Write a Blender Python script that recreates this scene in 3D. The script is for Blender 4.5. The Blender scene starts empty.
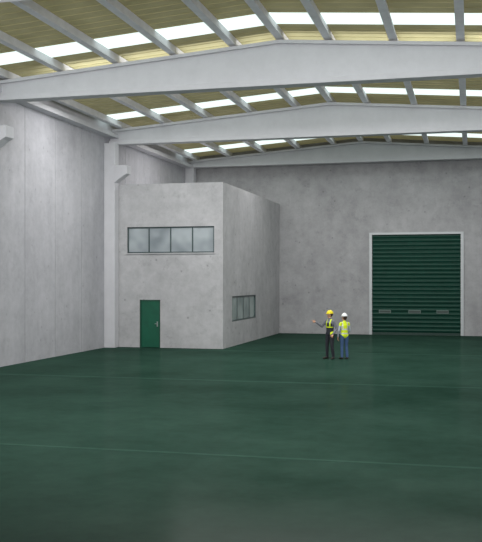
import bpy, bmesh, math
from mathutils import Vector, Matrix
S=bpy.context.scene
S.view_settings.view_transform='Standard'
S.view_settings.look='None'
S.view_settings.exposure=0

def lin(c): 
    return tuple(((v/255)/12.92 if v/255<=0.04045 else ((v/255+0.055)/1.055)**2.4) for v in c)+(1,)

# ---------------- materials ----------------
def newmat(name):
    m=bpy.data.materials.new(name); m.use_nodes=True
    nt=m.node_tree; b=nt.nodes['Principled BSDF']
    return m,nt,b
def simple(name,c,rough=.6,metal=0,spec=.5,emis=None,es=0,noise=0):
    m,nt,b=newmat(name)
    b.inputs['Base Color'].default_value=lin(c)
    b.inputs['Roughness'].default_value=rough
    b.inputs['Metallic'].default_value=metal
    b.inputs['Specular IOR Level'].default_value=spec
    if emis:
        b.inputs['Emission Color'].default_value=lin(emis); b.inputs['Emission Strength'].default_value=es
    if noise:
        tc=nt.nodes.new('ShaderNodeTexCoord'); n=nt.nodes.new('ShaderNodeTexNoise')
        n.inputs['Scale'].default_value=3; n.inputs['Detail'].default_value=5
        nt.links.new(tc.outputs['Object'],n.inputs['Vector'])
        r=nt.nodes.new('ShaderNodeValToRGB')
        r.color_ramp.elements[0].position=.3; r.color_ramp.elements[1].position=.7
        r.color_ramp.elements[0].color=lin(tuple(v*(1-noise) for v in c)); r.color_ramp.elements[1].color=lin(tuple(min(255,v*(1+noise)) for v in c))
        nt.links.new(n.outputs['Fac'],r.inputs['Fac']); nt.links.new(r.outputs['Color'],b.inputs['Base Color'])
    return m
def concrete(name,dark,light,big=.35,streak=.0,pits=1.0,seed=0.,holes=.25):
    m,nt,b=newmat(name); L=nt.links
    tc=nt.nodes.new('ShaderNodeTexCoord')
    mp=nt.nodes.new('ShaderNodeMapping'); mp.inputs['Location'].default_value=(seed,seed*1.7,seed*.3)
    L.new(tc.outputs['Object'],mp.inputs['Vector'])
    def noise(sc,det,ro=.6,vec=mp):
        n=nt.nodes.new('ShaderNodeTexNoise'); n.inputs['Scale'].default_value=sc; n.inputs['Detail'].default_value=det
        n.inputs['Roughness'].default_value=ro; L.new(vec.outputs[0],n.inputs['Vector']); return n
    n1=noise(big,6,.65); n2=noise(2.2,8,.75)
    mp2=nt.nodes.new('ShaderNodeMapping'); mp2.inputs['Scale'].default_value=(1,1,.12); L.new(mp.outputs[0],mp2.inputs['Vector'])
    n3=noise(1.6,4,.6,mp2)
    def math_(op,a,bv):
        x=nt.nodes.new('ShaderNodeMath'); x.operation=op
        if isinstance(a,(int,float)): x.inputs[0].default_value=a
        else: L.new(a,x.inputs[0])
        if isinstance(bv,(int,float)): x.inputs[1].default_value=bv
        else: L.new(bv,x.inputs[1])
        return x.outputs[0]
    s=math_('ADD',math_('MULTIPLY',n1.outputs['Fac'],.4),math_('MULTIPLY',n2.outputs['Fac'],.45))
    s=math_('ADD',s,math_('MULTIPLY',n3.outputs['Fac'],.15+streak))
    s=math_('SUBTRACT',s,streak*.5)
    r=nt.nodes.new('ShaderNodeValToRGB'); r.color_ramp.elements[0].position=.39; r.color_ramp.elements[1].position=.61
    r.color_ramp.elements[0].color=lin(dark); r.color_ramp.elements[1].color=lin(light)
    L.new(s,r.inputs['Fac'])
    col=r.outputs['Color']
    def mult(col,fac,lo,hi,v):
        r2=nt.nodes.new('ShaderNodeValToRGB'); r2.color_ramp.elements[0].position=lo; r2.color_ramp.elements[1].position=hi
        r2.color_ramp.elements[0].color=(v,v,v,1); r2.color_ramp.elements[1].color=(1,1,1,1)
        L.new(fac,r2.inputs['Fac'])
        mx=nt.nodes.new('ShaderNodeMix'); mx.data_type='RGBA'; mx.blend_type='MULTIPLY'; mx.inputs['Factor'].default_value=1
        L.new(col,mx.inputs['A']); L.new(r2.outputs['Color'],mx.inputs['B']); return mx.outputs['Result']
    n4=noise(1.5,12,.82)
    col=mult(col,n4.outputs['Fac'],.36,.46,1-.22*pits)
    vo=nt.nodes.new('ShaderNodeTexVoronoi'); vo.inputs['Scale'].default_value=1.8; L.new(mp.outputs[0],vo.inputs['Vector'])
    vd=math_('ADD',vo.outputs['Distance'],math_('MULTIPLY',n2.outputs['Fac'],.12))
    col=mult(col,vd,.10,.17,1-holes)
    L.new(col,b.inputs['Base Color'])
    b.inputs['Roughness'].default_value=.85; b.inputs['Specular IOR Level'].default_value=.2
    bp=nt.nodes.new('ShaderNodeBump'); bp.inputs['Strength'].default_value=.12; bp.inputs['Distance'].default_value=.03
    L.new(n2.outputs['Fac'],bp.inputs['Height']); L.new(bp.outputs[0],b.inputs['Normal'])
    return m

M_left=concrete('concrete_panel',(162,162,167),(183,183,188),.25,.12,.5,3,.2)
M_back=concrete('concrete_back',(153,153,155),(178,178,180),.45,.03,.8,11,.32)
M_off=concrete('concrete_office',(164,164,166),(188,188,190),.6,.03,.75,23,.35)
M_struct=concrete('concrete_structure',(196,196,200),(206,206,210),.3,.0,.12,31,0)
M_dark=simple('joint_dark',(122,122,124),.9)
M_purlin=simple('purlin_concrete',(226,226,230),.8,noise=.03)
M_green=simple('door_green',(10,84,62),.45,noise=.06)
M_rgreen=simple('roller_green',(13,61,49),.45,noise=.05,spec=.25)
M_frame=simple('frame_steel',(190,194,196),.5,.1)
M_wframe=simple('window_frame',(62,78,78),.4,.3)
M_metal=simple('handle_metal',(190,190,190),.3,.9)
M_vent=simple('vent_grey',(88,108,101),.5)
M_inside=simple('office_interior',(92,96,98),.8)
def glass(name,c1,c2):
    m,nt,b=newmat(name); L=nt.links
    tc=nt.nodes.new('ShaderNodeTexCoord'); n=nt.nodes.new('ShaderNodeTexNoise'); n.inputs['Scale'].default_value=.9
    L.new(tc.outputs['Object'],n.inputs['Vector'])
    r=nt.nodes.new('ShaderNodeValToRGB'); r.color_ramp.elements[0].position=.35; r.color_ramp.elements[1].position=.65
    r.color_ramp.elements[0].color=lin(c1); r.color_ramp.elements[1].color=lin(c2)
    L.new(n.outputs['Fac'],r.inputs['Fac']); L.new(r.outputs[0],b.inputs['Base Color'])
    b.inputs['Roughness'].default_value=.12; b.inputs['Specular IOR Level'].default_value=.7
    return m
M_glass=glass('window_glass',(128,137,142),(172,180,184))
M_glass2=glass('window_glass_side',(112,130,128),(150,165,162))

def floor_mat(name,c1,c2,g=.04):
    m,nt,b=newmat(name); L=nt.links
    out=nt.nodes['Material Output']; nt.nodes.remove(b)
    tc=nt.nodes.new('ShaderNodeTexCoord')
    def noise(sc,det,ro=.6):
        n=nt.nodes.new('ShaderNodeTexNoise'); n.inputs['Scale'].default_value=sc; n.inputs['Detail'].default_value=det
        n.inputs['Roughness'].default_value=ro; L.new(tc.outputs['Object'],n.inputs['Vector']); return n
    n1=noise(.35,5,.6); n2=noise(3,6,.7)
    a=nt.nodes.new('ShaderNodeMath'); a.operation='ADD'; L.new(n1.outputs['Fac'],a.inputs[0])
    mu=nt.nodes.new('ShaderNodeMath'); mu.operation='MULTIPLY'; mu.inputs[1].default_value=.5; L.new(n2.outputs['Fac'],mu.inputs[0]); L.new(mu.outputs[0],a.inputs[1])
    r=nt.nodes.new('ShaderNodeValToRGB'); r.color_ramp.elements[0].position=.55; r.color_ramp.elements[1].position=.95
    r.color_ramp.elements[0].color=lin(c1); r.color_ramp.elements[1].color=lin(c2)
    L.new(a.outputs[0],r.inputs['Fac'])
    d=nt.nodes.new('ShaderNodeBsdfDiffuse'); L.new(r.outputs[0],d.inputs['Color'])
    gl=nt.nodes.new('ShaderNodeBsdfGlossy'); gl.inputs['Color'].default_value=(.95,1,.96,1)
    rr=nt.nodes.new('ShaderNodeMapRange'); rr.inputs['From Min'].default_value=.3; rr.inputs['From Max'].default_value=.7
    rr.inputs['To Min'].default_value=.12; rr.inputs['To Max'].default_value=.22
    L.new(n1.outputs['Fac'],rr.inputs['Value']); L.new(rr.outputs[0],gl.inputs['Roughness'])
    mx=nt.nodes.new('ShaderNodeMixShader'); mx.inputs[0].default_value=g
    L.new(d.outputs[0],mx.inputs[1]); L.new(gl.outputs[0],mx.inputs[2]); L.new(mx.outputs[0],out.inputs['Surface'])
    bp=nt.nodes.new('ShaderNodeBump'); bp.inputs['Strength'].default_value=.04; bp.inputs['Distance'].default_value=.01
    L.new(n2.outputs['Fac'],bp.inputs['Height']); L.new(bp.outputs[0],gl.inputs['Normal'])
    return m
M_floor=floor_mat('floor_epoxy',(35,58,49),(45,71,61))
M_joint=floor_mat('floor_joint',(45,70,61),(54,82,72))
def roof_mat():
    m,nt,b=newmat('roof_sheet'); L=nt.links
    tc=nt.nodes.new('ShaderNodeTexCoord'); n=nt.nodes.new('ShaderNodeTexNoise'); n.inputs['Scale'].default_value=1.2; n.inputs['Detail'].default_value=6
    L.new(tc.outputs['Object'],n.inputs['Vector'])
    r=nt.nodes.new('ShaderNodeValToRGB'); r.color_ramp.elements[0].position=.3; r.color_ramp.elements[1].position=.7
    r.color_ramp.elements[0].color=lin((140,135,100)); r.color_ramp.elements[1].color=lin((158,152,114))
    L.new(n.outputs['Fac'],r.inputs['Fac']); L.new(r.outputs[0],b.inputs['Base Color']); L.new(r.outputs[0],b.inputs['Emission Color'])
    b.inputs['Emission Strength'].default_value=.25  # weak glow put into the sheet colour as ambient fill
    b.inputs['Roughness'].default_value=.7
    return m
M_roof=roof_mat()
M_sky=simple('skylight_sheet',(190,205,198),.5,emis=(228,243,238),es=1.15)

# ---------------- helpers ----------------
def box(bm,x0,x1,y0,y1,z0,z1,mi=0):
    vs=[bm.verts.new(p) for p in [(x0,y0,z0),(x1,y0,z0),(x1,y1,z0),(x0,y1,z0),(x0,y0,z1),(x1,y0,z1),(x1,y1,z1),(x0,y1,z1)]]
    for f in [(0,3,2,1),(4,5,6,7),(0,1,5,4),(1,2,6,5),(2,3,7,6),(3,0,4,7)]:
        bm.faces.new([vs[i] for i in f]).material_index=mi
def prism_y(bm,pts,y0,y1,mi=0):
    a=[bm.verts.new((x,y0,z)) for x,z in pts]; b=[bm.verts.new((x,y1,z)) for x,z in pts]
    n=len(pts)
    bm.faces.new(a).material_index=mi; bm.faces.new(b[::-1]).material_index=mi
    for i in range(n):
        j=(i+1)%n; bm.faces.new([a[j],a[i],b[i],b[j]]).material_index=mi
def obj(name,bm,mats,parent=None,bevel=0,smooth=False):
    bmesh.ops.recalc_face_normals(bm,faces=bm.faces)
    me=bpy.data.meshes.new(name); bm.to_mesh(me); bm.free()
    for m in mats: me.materials.append(m)
    if smooth:
        for p in me.polygons: p.use_smooth=True
    o=bpy.data.objects.new(name,me); S.collection.objects.link(o)
    if parent: o.parent=parent
    if bevel:
        md=o.modifiers.new('bevel','BEVEL'); md.width=bevel; md.segments=2; md.limit_method='ANGLE'
    return o
def cells(us,vs,opens):
    us=sorted(set(us+[o[0] for o in opens]+[o[1] for o in opens])); vs=sorted(set(vs+[o[2] for o in opens]+[o[3] for o in opens]))
    out=[]
    for i in range(len(us)-1):
        for j in range(len(vs)-1):
            cu=(us[i]+us[i+1])/2; cv=(vs[j]+vs[j+1])/2
            if not any(o[0]<cu<o[1] and o[2]<cv<o[3] for o in opens): out.append((us[i],us[i+1],vs[j],vs[j+1]))
    return out

XL=-15.55; XR=4.15; XC=-5.7; YB=48.7
SL=.077
def zroof(x): return 10.66-SL*abs(x-XC)
# ---------------- floor ----------------
bm=bmesh.new(); box(bm,XL-.3,XR+.3,-4,YB+.3,-.2,0)
floor=obj('floor',bm,[M_floor])
bm=bmesh.new()
for y in (4.0,14.7,25.5,36.2):
    h=.06 if y<20 else .12
    box(bm,XL+.02,XR-.02,y-h,y+h,.0,.003)
obj('trim_1_floor_joint',bm,[M_joint])
# ---------------- walls ----------------
bm=bmesh.new(); y=-4.0
yy=29.3
while yy>-4: yy-=2.42
while yy<YB:
    a=max(yy,-4); b2=min(yy+2.42,YB)
    box(bm,XL-.22,XL,a+.013,b2-.013,0,10.05,0); yy+=2.42
box(bm,XL-.3,XL-.02,-4,YB,0,10.0,1)
obj('wall_left',bm,[M_left,M_dark])
bm=bmesh.new(); yy=-4
while yy<YB:
    box(bm,XR,XR+.22,yy+.010,min(yy+2.42,YB)-.010,0,10.0,0); yy+=2.42
box(bm,XR+.02,XR+.3,-4,YB,0,9.95,1)
obj('wall_right',bm,[M_left,M_dark])
DX0,DX1,DZ=-5.28,-.43,5.42
bm=bmesh.new()
for c in cells([XL-.3,XR+.3],[0,9.3],[(DX0,DX1,0,DZ)]): box(bm,c[0],c[1],YB,YB+.3,c[2],c[3])
prism_y(bm,[(XL-.3,9.3),(XR+.3,9.3),(XR+.3,zroof(XR)),(XC,zroof(XC)),(XL-.3,zroof(XL))],YB,YB+.3)
bmesh.ops.remove_doubles(bm,verts=bm.verts,dist=.0005)
obj('wall_back',bm,[M_back])
bm=bmesh.new()
box(bm,XL+.0,XL+.42,-4,YB,9.22,9.40); box(bm,XL+.0,XL+.16,-4,YB,9.40,9.86)
obj('trim_2_eaves_beam',bm,[M_struct])
bm=bmesh.new()
box(bm,XR-.42,XR,-4,YB,9.22,9.40); box(bm,XR-.16,XR,-4,YB,9.40,9.86)
obj('trim_3_eaves_beam',bm,[M_struct])
# ---------------- roof ----------------
strips=[(4.5,5.8),(14.8,16.1),(25.1,26.3),(35.35,36.5),(45.9,47.2)]
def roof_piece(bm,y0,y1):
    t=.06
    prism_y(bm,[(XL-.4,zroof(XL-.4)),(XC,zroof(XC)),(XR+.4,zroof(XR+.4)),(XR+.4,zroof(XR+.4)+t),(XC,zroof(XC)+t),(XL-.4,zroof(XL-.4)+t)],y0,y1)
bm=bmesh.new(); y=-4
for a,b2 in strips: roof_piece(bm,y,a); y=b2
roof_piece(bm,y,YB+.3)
yy=-3.8
while yy<YB:
    if not any(a-.06<yy<b2+.06 for a,b2 in strips):
        prism_y(bm,[(XL,zroof(XL)-.02),(XC,zroof(XC)-.02),(XR,zroof(XR)-.02),(XR,zroof(XR)),(XC,zroof(XC)),(XL,zroof(XL))],yy,yy+.05)
    yy+=.45
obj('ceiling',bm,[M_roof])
for i,(a,b2) in enumerate(strips):
    bm=bmesh.new(); roof_piece(bm,a,b2); obj('skylight_strip',bm,[M_sky])
bm=bmesh.new()
for px in (-15.0,-13.05,-11.1,-9.15,-7.2,-5.7,-4.2,-2.25,-.3,1.65,3.6):
    zt=zroof(px)-.012
    box(bm,px-.07,px+.07,-4,YB,zt-.24,zt-.0)
    box(bm,px-.12,px+.12,-4,YB,zt-.27,zt-.21)
obj('roof_purlins',bm,[M_purlin])
# ---------------- beams ----------------
def beam(yc,zb,ztr,k=0):
    bm=bmesh.new(); x0=XL+.02; x1=XR-.02
    te=lambda x: ztr-SL*abs(x-XC)
    box(bm,x0,x1,yc-.24,yc+.24,zb,zb+.17)
    prism_y(bm,[(x0,zb+.16),(x1,zb+.16),(x1,te(x1)-.1),(XC,te(XC)-.1),(x0,te(x0)-.1)],yc-.09,yc+.09)
    prism_y(bm,[(x0,te(x0)-.11),(XC,te(XC)-.11),(x1,te(x1)-.11),(x1,te(x1)),(XC,te(XC)),(x0,te(x0))],yc-.2,yc+.2)
    return obj('roof_beam',bm,[M_struct],bevel=.012)
YBS=[(16.9,8.86,10.36),(27.0,8.92,10.32),(37.2,8.94,10.36),(48.2,9.25,10.38)]
for yb,zb,zt in YBS: beam(yb,zb,zt)
def column(yc,zb,side,corb=True,d=.27):
    bm=bmesh.new()
    if side<0: xa,xb=XL+.005,XL+.50
    else: xa,xb=XR-.50,XR-.005
    box(bm,xa,xb,yc-d,yc+d,0,zb)
    if corb:
        s=1 if side<0 else -1; xe=xb if side<0 else xa
        prism_y(bm,[(xe,7.95),(xe+s*.58,7.95),(xe+s*.58,7.58),(xe+s*.42,7.5),(xe,7.2)],yc-d-.03,yc+d-.05)
    obj('support_column',bm,[M_struct],bevel=.015)
column(16.7,8.86,-1); column(26.3,8.92,-1); column(36.7,8.94,-1,d=.24); column(48.2,9.25,-1,False)
for yb,zb,zt in YBS: column(yb,zb,1,yb<48)

# ---------------- office block ----------------
off=bpy.data.objects.new('office_block',None); S.collection.objects.link(off)
OX0,OX1,OY0,OY1,OZ=XL+.01,-10.3,37.0,YB-.01,7.16
W1=(-14.68,-10.69,4.14,5.28); D1=(-14.08,-13.14,0,2.09)
W2=(38.5,43.1,1.09,2.23)
T=.22
bm=bmesh.new()
for c in cells([OX0,OX1-T],[0.0,OZ],[W1,D1]): box(bm,c[0],c[1],OY0,OY0+T,c[2],c[3])
for c in cells([OY0,OY1],[0.0,OZ],[W2]): box(bm,OX1-T,OX1,c[0],c[1],c[2],c[3])
bmesh.ops.remove_doubles(bm,verts=bm.verts,dist=.0005)
box(bm,OX0,OX1-T,OY0+T,OY1,OZ-.35,OZ-.02)
obj('office_walls',bm,[M_off],off)
bm=bmesh.new(); box(bm,OX0,OX1-T-.6,OY0+T+.6,OY0+T+.65,0,6.8); box(bm,OX1-T-.65,OX1-T-.6,OY0+T+.6,OY1,0,6.8)
obj('office_partition',bm,[M_inside],off)
def window_front(name,x0,x1,y,z0,z1,n,parent,mat):
    e=bpy.data.objects.new(name,None); S.collection.objects.link(e); e.parent=parent
    bm=bmesh.new(); f=.05
    box(bm,x0,x1,y,y+.1,z0,z0+f); box(bm,x0,x1,y,y+.1,z1-f,z1); box(bm,x0,x0+f,y,y+.1,z0,z1); box(bm,x1-f,x1,y,y+.1,z0,z1)
    for i in range(1,n):
        x=x0+(x1-x0)*i/n; box(bm,x-.022,x+.022,y+.005,y+.095,z0+f,z1-f)
    obj('frame',bm,[M_wframe],e)
    bm=bmesh.new(); box(bm,x0+.03,x1-.03,y+.045,y+.055,z0+.03,z1-.03); obj('glass',bm,[mat],e)
    bm=bmesh.new(); box(bm,x0-.04,x1+.04,y-.12,y+.0,z0-.05,z0+.0); obj('sill',bm,[M_off],e)
def window_side(name,y0,y1,x,z0,z1,n,parent,mat):
    e=bpy.data.objects.new(name,None); S.collection.objects.link(e); e.parent=parent
    bm=bmesh.new(); f=.06
    box(bm,x-.1,x,y0,y1,z0,z0+f); box(bm,x-.1,x,y0,y1,z1-f,z1); box(bm,x-.1,x,y0,y0+f,z0,z1); box(bm,x-.1,x,y1-f,y1,z0,z1)
    for i in range(1,n):
        yv=y0+(y1-y0)*i/n; box(bm,x-.095,x-.035,yv-.04,yv+.04,z0+f,z1-f)
    obj('frame',bm,[M_wframe],e)
    bm=bmesh.new(); box(bm,x-.055,x-.045,y0+.03,y1-.03,z0+.03,z1-.03); obj('glass',bm,[mat],e)
window_front('window_1',W1[0],W1[1],OY0+.06,W1[2],W1[3],4,off,M_glass)
window_side('window_2',W2[0],W2[1],OX1-.02,W2[2],W2[3],4,off,M_glass2)
e=bpy.data.objects.new('door_1',None); S.collection.objects.link(e); e.parent=off
x0,x1,zt=D1[0],D1[1],D1[3]; y=OY0-.015
M_dfr=simple('door_frame_green',(20,70,52),.5)
bm=bmesh.new(); box(bm,x0,x0+.05,y,y+.18,0,zt); box(bm,x1-.05,x1,y,y+.18,0,zt); box(bm,x0,x1,y,y+.18,zt-.05,zt); obj('frame',bm,[M_dfr],e)
bm=bmesh.new(); box(bm,x0+.055,x1-.055,y+.03,y+.08,.01,zt-.055); obj('leaf',bm,[M_green],e,bevel=.006)
bm=bmesh.new(); box(bm,x1-.16,x1-.11,y+.015,y+.03,.92,1.14); box(bm,x1-.24,x1-.12,y-.03,y-.01,1.03,1.055); box(bm,x1-.14,x1-.12,y-.03,y+.02,1.03,1.055); obj('handle',bm,[M_metal],e)

# ---------------- roller door ----------------
e=bpy.data.objects.new('door_2',None); S.collection.objects.link(e)
bm=bmesh.new(); yf=YB-.07
box(bm,DX0-.06,DX0+.10,yf,YB+.15,0,DZ+.08); box(bm,DX1-.10,DX1+.06,yf,YB+.15,0,DZ+.08); box(bm,DX0+.10,DX1-.10,yf,YB+.15,DZ-.04,DZ+.08)
obj('frame',bm,[M_frame],e,bevel=.01)
bm=bmesh.new(); N=24; z0=.12; z1=DZ-.04; p=(z1-z0)/N; prof=[]
for i in range(N):
    zb=z0+i*p
    for u,dy in ((0,.06),(.1,.06),(.3,.018),(.55,0),(.8,.012),(.95,.048)): prof.append((zb+u*p,YB+.02+dy))
prof.append((z1,YB+.08))
xa,xb=DX0+.1,DX1-.1
A=[bm.verts.new((xa,yy,z)) for z,yy in prof]; B=[bm.verts.new((xb,yy,z)) for z,yy in prof]
for i in range(len(prof)-1): bm.faces.new([A[i],B[i],B[i+1],A[i+1]])
obj('slat_curtain',bm,[M_rgreen],e)
bm=bmesh.new(); box(bm,xa,xb,YB-.0,YB+.09,.0,.12); obj('bottom_bar',bm,[simple('bottom_bar',(15,50,42),.5)],e)
bm=bmesh.new()
for a,b2 in ((-4.82,-4.18),(-3.25,-2.6),(-1.78,-1.15)):
    box(bm,a,b2,YB-.005,YB+.03,1.16,1.34,0); box(bm,a+.04,b2-.04,YB-.012,YB,1.2,1.3,1)
obj('vents',bm,[M_vent,simple('vent_dark',(58,72,68),.6)],e)
bm=bmesh.new(); box(bm,xa,xb,YB+.16,YB+.25,0,DZ); obj('backing',bm,[M_dark],e)

# ---------------- people ----------------
def V(*a): return Vector(a)
def capsule(bm,p0,p1,r0,r1,side=V(1,0,0),n=16):
    p0=Vector(p0); p1=Vector(p1)
    if isinstance(r0,(int,float)): r0=(r0,r0)
    if isinstance(r1,(int,float)): r1=(r1,r1)
    d=(p1-p0).normalized(); s=side-d*side.dot(d)
    if s.length<.1: s=V(0,1,0)-d*d.y
    s.normalize(); f=d.cross(s)
    rings=[]
    for a in (-80,-55,-28,0):
        a=math.radians(a); rings.append((p0+d*min(r0)*math.sin(a),r0[0]*math.cos(a),r0[1]*math.cos(a)))
    for t in (.25,.5,.75): rings.append((p0.lerp(p1,t),r0[0]+(r1[0]-r0[0])*t,r0[1]+(r1[1]-r0[1])*t))
    for a in (0,28,55,80):
        a=math.radians(a); rings.append((p1+d*min(r1)*math.sin(a),r1[0]*math.cos(a),r1[1]*math.cos(a)))
    prev=None
    for c,w,dd in rings:
        vs=[bm.verts.new(c+s*w*math.cos(2*math.pi*i/n)+f*dd*math.sin(2*math.pi*i/n)) for i in range(n)]
        if prev:
            for i in range(n): bm.faces.new([prev[i],prev[(i+1)%n],vs[(i+1)%n],vs[i]])
        else: bm.faces.new(vs[::-1])
        prev=vs
    bm.faces.new(prev)
def remeshed(name,bones,voxel,mats,classify,parent,clampz=False):
    bm=bmesh.new()
    for b in bones: capsule(bm,b[1],b[2],b[3],b[4],b[5] if len(b)>5 else V(1,0,0))
    o=obj(name+'_src',bm,[])
    md=o.modifiers.new('r','REMESH'); md.mode='VOXEL'; md.voxel_size=voxel
    sm=o.modifiers.new('s','SMOOTH'); sm.iterations=3; sm.factor=.5
    dg=bpy.context.evaluated_depsgraph_get(); me=bpy.data.meshes.new_from_object(o.evaluated_get(dg))
    bpy.data.objects.remove(o)
    for m in mats: me.materials.append(m)
    if clampz:
        for v in me.vertices: v.co.z=max(v.co.z,0.0)
    for p in me.polygons:
        p.use_smooth=True; c=p.center; best=None;bd=9
        for b in bones:
            a=Vector(b[1]);q=Vector(b[2]);ab=q-a; t=max(0,min(1,(c-a).dot(ab)/max(ab.length_squared,1e-9)))
            r=max(b[3] if isinstance(b[3],(int,float)) else max(b[3]),.01)
            dd=(c-(a+ab*t)).length-r*.6
            if dd<bd: bd=dd;best=b[0]
        p.material_index=classify(best,c)
    o=bpy.data.objects.new(name,me); S.collection.objects.link(o); o.parent=parent; return o
def hand(name,w,d,s,n,mode,mat,parent):
    d=Vector(d).normalized(); s=Vector(s); s=(s-d*s.dot(d)).normalized(); n=Vector(n); n=(n-d*n.dot(d)-s*n.dot(s)).normalized(); w=Vector(w)
    B=[('p',w,w+d*.03,(.027,.02),(.036,.018),s),('p',w+d*.03,w+d*.085,(.038,.017),(.042,.015),s)]
    for i,(o_,L_) in enumerate(((.031,.075),(.0105,.084),(-.0105,.078),(-.031,.062))):
        b=w+d*.092+s*o_
        if mode=='point' and i==0: d1=d;d2=(d+n*.08).normalized();d3=d2
        elif mode in('point','grip'): d1=(d*.35+n*.9).normalized(); d2=(-d*.75+n*.5).normalized(); d3=(-d*.95-n*.2).normalized()
        else: d1=(d*.95+n*.25+s*o_*2).normalized(); d2=(d*.75+n*.6).normalized(); d3=(d*.5+n*.85).normalized()
        p1=b+d1*L_*.48;p2=p1+d2*L_*.3;p3=p2+d3*L_*.22
        B+=[('f',b-d*.01,p1,.0095,.0088),('f',p1,p2,.0088,.008),('f',p2,p3,.008,.0072)]
    b=w+d*.03+s*.03; p1=b+(d*.6+s*.7+n*.25).normalized()*.042; p2=p1+(d*.85+s*.25+n*.35).normalized()*.032
    B+=[('t',b,p1,.0135,.0115),('t',p1,p2,.011,.009)]
    remeshed(name,B,.0045,[mat],lambda a,c:0,parent)
M_skin=simple('skin',(196,150,122),.55); M_hair=simple('hair_brown',(60,42,30),.7); M_eyew=simple('eye_white',(235,235,232),.3); M_eyed=simple('eye_dark',(30,25,22),.3); M_lip=simple('lips',(150,85,78),.5)
M_boot=simple('boot_leather',(40,34,30),.6); M_hiv=simple('hivis_yellow',(215,235,20),.6); M_ref=simple('reflective_band',(200,203,205),.3)
M_navy=simple('work_navy',(34,36,44),.8); M_grey=simple('shirt_grey',(112,114,122),.8); M_jean=simple('jeans_blue',(62,88,128),.8)
M_hy=simple('helmet_yellow',(235,215,20),.3); M_hw=simple('helmet_white',(236,238,238),.3); M_lshirt=simple('shirt_light',(170,176,186),.8)
def person(name,loc,a,H,arms,legs,mats,cls,helmet,handm,headyaw=0,hairlong=False,slim=1.0):
    k=H/1.75
    e=bpy.data.objects.new(name,None); S.collection.objects.link(e)
    e.location=loc; e.rotation_euler=(0,0,math.radians(a)); e.scale=(k,k,k)
    X=V(1,0,0)
    B=[('hip',V(-.06,0,.95),V(.06,0,.95),(.11*slim,.125),(.11*slim,.125),V(0,1,0)),
       ('torso',V(0,0,.94),V(0,0,1.10),(.165*slim,.115),(.15*slim,.105),X),
       ('torso',V(0,0,1.10),V(0,-.01,1.32),(.152*slim,.108),(.178*slim,.12),X),
       ('torso',V(0,-.01,1.32),V(0,.0,1.42),(.178*slim,.115),(.13*slim,.08),X),
       ('torso',V(-.15*slim,0,1.405),V(.15*slim,0,1.405),.062,.062),
       ('neck',V(0,.005,1.42),V(0,-.01,1.54),.062,.056)]
    hr=Matrix.Rotation(math.radians(headyaw),3,'Z')
    def hp(x,y,z): return hr@V(x,y-.012,z)
    hs=hr@X
    B+=[('head',hp(0,.012,1.655),hp(0,-.002,1.645),(.078,.098),(.078,.098),hs),
        ('head',hp(0,.01,1.67),hp(0,.01,1.63),(.079,.098),(.07,.088),hs),
        ('head',hp(0,-.02,1.62),hp(0,-.045,1.56),(.062,.065),(.036,.036),hs),
        ('head',hp(0,-.097,1.655),hp(0,-.112,1.622),.011,.016),
        ('head',hp(-.078,.008,1.655),hp(-.08,.01,1.625),(.012,.02),(.010,.014),hr@V(1,0,0)),
        ('head',hp(.078,.008,1.655),hp(.08,.01,1.625),(.012,.02),(.010,.014),hr@V(1,0,0))]
    for sg,(kn,an,toe) in zip((-1,1),legs):
        kn=Vector(kn);an=Vector(an);toe=Vector(toe); hp_=V(sg*.09,0,.92)
        B+=[('leg',hp_,kn,(.092,.1),(.062,.066)),('leg',kn,kn.lerp(an,.3),(.062,.064),(.06,.066)),('leg',kn.lerp(an,.3),an,(.06,.066),(.052,.056)),
            ('boot',an,an+V(0,0,-.05),.05,.045),('boot',V(an.x,an.y,.042)-(toe-V(an.x,an.y,toe.z)).normalized()*.03,V(toe.x,toe.y,.036),(.044,.044),(.046,.036))]
    for sg,(el,wr,hd,hsd,hn,mode) in zip((-1,1),arms):
        sh=V(sg*.185*slim,0,1.40); el=Vector(el); wr=Vector(wr)
        B+=[('uarm',sh,el,.058*slim,.044*slim),('farm',el,el.lerp(wr,.3),.044*slim,.043*slim),('farm',el.lerp(wr,.3),wr,.043*slim,.032*slim)]
        hand('hand_'+('right' if sg<0 else 'left'),wr+Vector(hd).normalized()*.01,hd,hsd,hn,mode,handm,e)
    remeshed('body',B,.011,mats,cls,e,True)
    bm=bmesh.new()
    def ball(c,r,sc,mi):
        g=bmesh.ops.create_uvsphere(bm,u_segments=12,v_segments=8,radius=r)
        for v in g['verts']: v.co=hr@Vector((v.co.x*sc[0],v.co.y*sc[1],v.co.z*sc[2]))+Vector(c)
        for f in {f for v in g['verts'] for f in v.link_faces}: f.material_index=mi
    for sx in (-.03,.03):
        ball(hp(sx,-.082,1.652),.013,(1,.7,.75),0); ball(hp(sx,-.090,1.652),.0065,(1,.6,1),1)
        ball(hp(sx,-.092,1.672),.016,(1.1,.4,.22),2)
    ball(hp(0,-.088,1.588),.021,(1.1,.45,.3),3)
    obj('face_features',bm,[M_eyew,M_eyed,M_hair,M_lip],e,smooth=True)
    bm=bmesh.new(); g=bmesh.ops.create_uvsphere(bm,u_segments=24,v_segments=16,radius=1)
    for v in g['verts']:
        x,y_,z=v.co
        lo=1.0 if not(hairlong and y_>0) else 1.35
        v.co=hr@Vector((x*.086,(y_*.104)+.012,z*.098*(lo if z<0 else 1)))+Vector((0,0,1.665))
    bmesh.ops.delete(bm,geom=[v for v in bm.verts if (hr.inverted()@v.co).y<-.02 and v.co.z<1.70],context='VERTS')
    obj('hair',bm,[M_hair],e,smooth=True)
    bm=bmesh.new(); g=bmesh.ops.create_uvsphere(bm,u_segments=28,v_segments=18,radius=1)
    bmesh.ops.delete(bm,geom=[v for v in bm.verts if v.co.z<-.02],context='VERTS')
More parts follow.
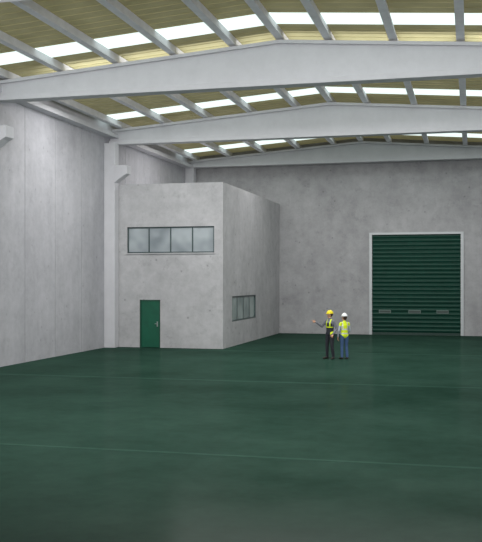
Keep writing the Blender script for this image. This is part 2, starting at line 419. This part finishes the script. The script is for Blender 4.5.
    for v in bm.verts:
        x,y_,z=v.co; rid=.008*max(0,1-abs(x)*6) if z>.2 else 0
        v.co=Vector((x*.108,y_*.128,z*(.118)+rid))
    segs=36; inner=[];outer=[];low=[]
    for i in range(segs):
        t=2*math.pi*i/segs; cx,cy=math.cos(t),math.sin(t); ext=1.10+(.32*max(0,-cy)**2)
        inner.append(bm.verts.new((cx*.106,cy*.126,.004))); outer.append(bm.verts.new((cx*.108*(1.1+.1*max(0,-cy)),cy*.128*ext,-.008))); low.append(bm.verts.new((cx*.1,cy*.12,-.012)))
    for i in range(segs):
        j=(i+1)%segs; bm.faces.new([inner[i],inner[j],outer[j],outer[i]]); bm.faces.new([outer[i],outer[j],low[j],low[i]])
    bmesh.ops.transform(bm,matrix=Matrix.Translation((0,0,1.70))@hr.to_4x4()@Matrix.Rotation(math.radians(3),4,'X'),verts=bm.verts)
    obj('hard_hat',bm,[helmet],e,smooth=True)
    return e
def cls1(n,c):
    if n in('head','neck'): return 0
    if n=='boot': return 4
    if n=='leg': return 2
    if n in('uarm','farm'): return 1
    if n=='hip':
        return 3 if (c.x>.09 and c.z>.82) else 2
    if 1.17<c.z<1.21: return 3
    if c.z>1.22 and .06<abs(c.x)<.10: return 3
    if c.z>1.34: return 1
    return 2
def cls2(n,c):
    if n in('head','neck'): return 0
    if n=='boot': return 4
    if n=='leg': return 2
    if n in('farm',): return 1
    if n=='uarm': return 3 if c.z>1.32 else 1
    if n=='hip' and c.z<.86: return 2
    if .99<c.z<1.04 or 1.15<c.z<1.20: return 5
    if c.z>1.2 and .08<abs(c.x)<.12: return 5
    return 3
pd=V(-.72,-.66,.2).normalized()
person('construction_worker',(-5.13,33.4,0),-30,1.76,
   [(V(-.32,-.07,1.2),V(-.43,-.30,1.37),pd,V(0,0,1),V(.6,-.7,0),'point'),
    (V(.27,.05,1.12),V(.24,-.12,.93),V(-.1,-.6,-.8),V(-1,-.2,.1),V(-.4,.5,-.4),'grip')],
   [(V(-.12,-.02,.5),V(-.15,.02,.1),V(-.18,-.14,.04)),(V(.12,-.03,.5),V(.14,.03,.1),V(.19,-.12,.04))],
   [M_skin,M_grey,M_navy,M_hiv,M_boot,M_ref],cls1,M_hy,M_skin,headyaw=-35)
person('construction_worker',(-4.60,33.5,0),-150,1.66,
   [(V(-.25,-.03,1.12),V(-.2,-.2,.98),V(.3,-.8,0),V(.5,0,.8),V(.8,.2,-.2),'relax'),
    (V(.25,.03,1.12),V(.25,-.06,.88),V(0,-.1,-1),V(-.2,-1,0),V(-1,.1,0),'relax')],
   [(V(-.10,-.03,.5),V(-.11,.02,.1),V(-.13,-.14,.04)),(V(.1,-.01,.5),V(.11,.03,.1),V(.14,-.12,.04))],
   [M_skin,M_lshirt,M_jean,M_hiv,M_boot,M_ref],cls2,M_hw,M_skin,headyaw=30,hairlong=True,slim=.93)

# ---------------- lights ----------------
w=bpy.data.worlds.new('World'); S.world=w; w.use_nodes=True
w.node_tree.nodes['Background'].inputs[0].default_value=(.85,.92,1,1); w.node_tree.nodes['Background'].inputs[1].default_value=.9
def area(name,loc,rot,sx,sy,E,col=(1,1,1)):
    l=bpy.data.lights.new(name,'AREA'); l.shape='RECTANGLE'; l.size=sx; l.size_y=sy; l.energy=E; l.color=col
    o=bpy.data.objects.new(name,l); o.location=loc; o.rotation_euler=[math.radians(r) for r in rot]; S.collection.objects.link(o)
area('fill_light',(XC,30.6,9.5),(0,0,0),17,1.6,1000)  # added fill light, shines down behind the first beam in view
area('fill_light',(XC,41.2,9.55),(0,0,0),17,3.2,640)  # added fill for the far bay, no fitting modelled
area('fill_light',(XC,12,8.6),(72,0,0),16,1.5,1550)  # out-of-view fill added to light the beams and far walls
area('fill_up',(XC,11.5,7.2),(125,0,0),16,1,750)  # unseen upward fill, added to brighten beams and purlin undersides
area('fill_up',(XC,27.5,9.2),(135,0,0),16,.3,300)  # added fill behind the beam, lifts the purlins of the next bay

# ---------------- camera ----------------
cd=bpy.data.cameras.new('camera'); cam=bpy.data.objects.new('camera',cd); S.collection.objects.link(cam)
cam.location=(0,0,3); cam.rotation_euler=(math.radians(90),0,math.radians(14.4))
cd.sensor_fit='HORIZONTAL'; cd.sensor_width=36; cd.lens=896/482*36; cd.shift_y=8/482
cd.clip_end=300
S.camera=cam
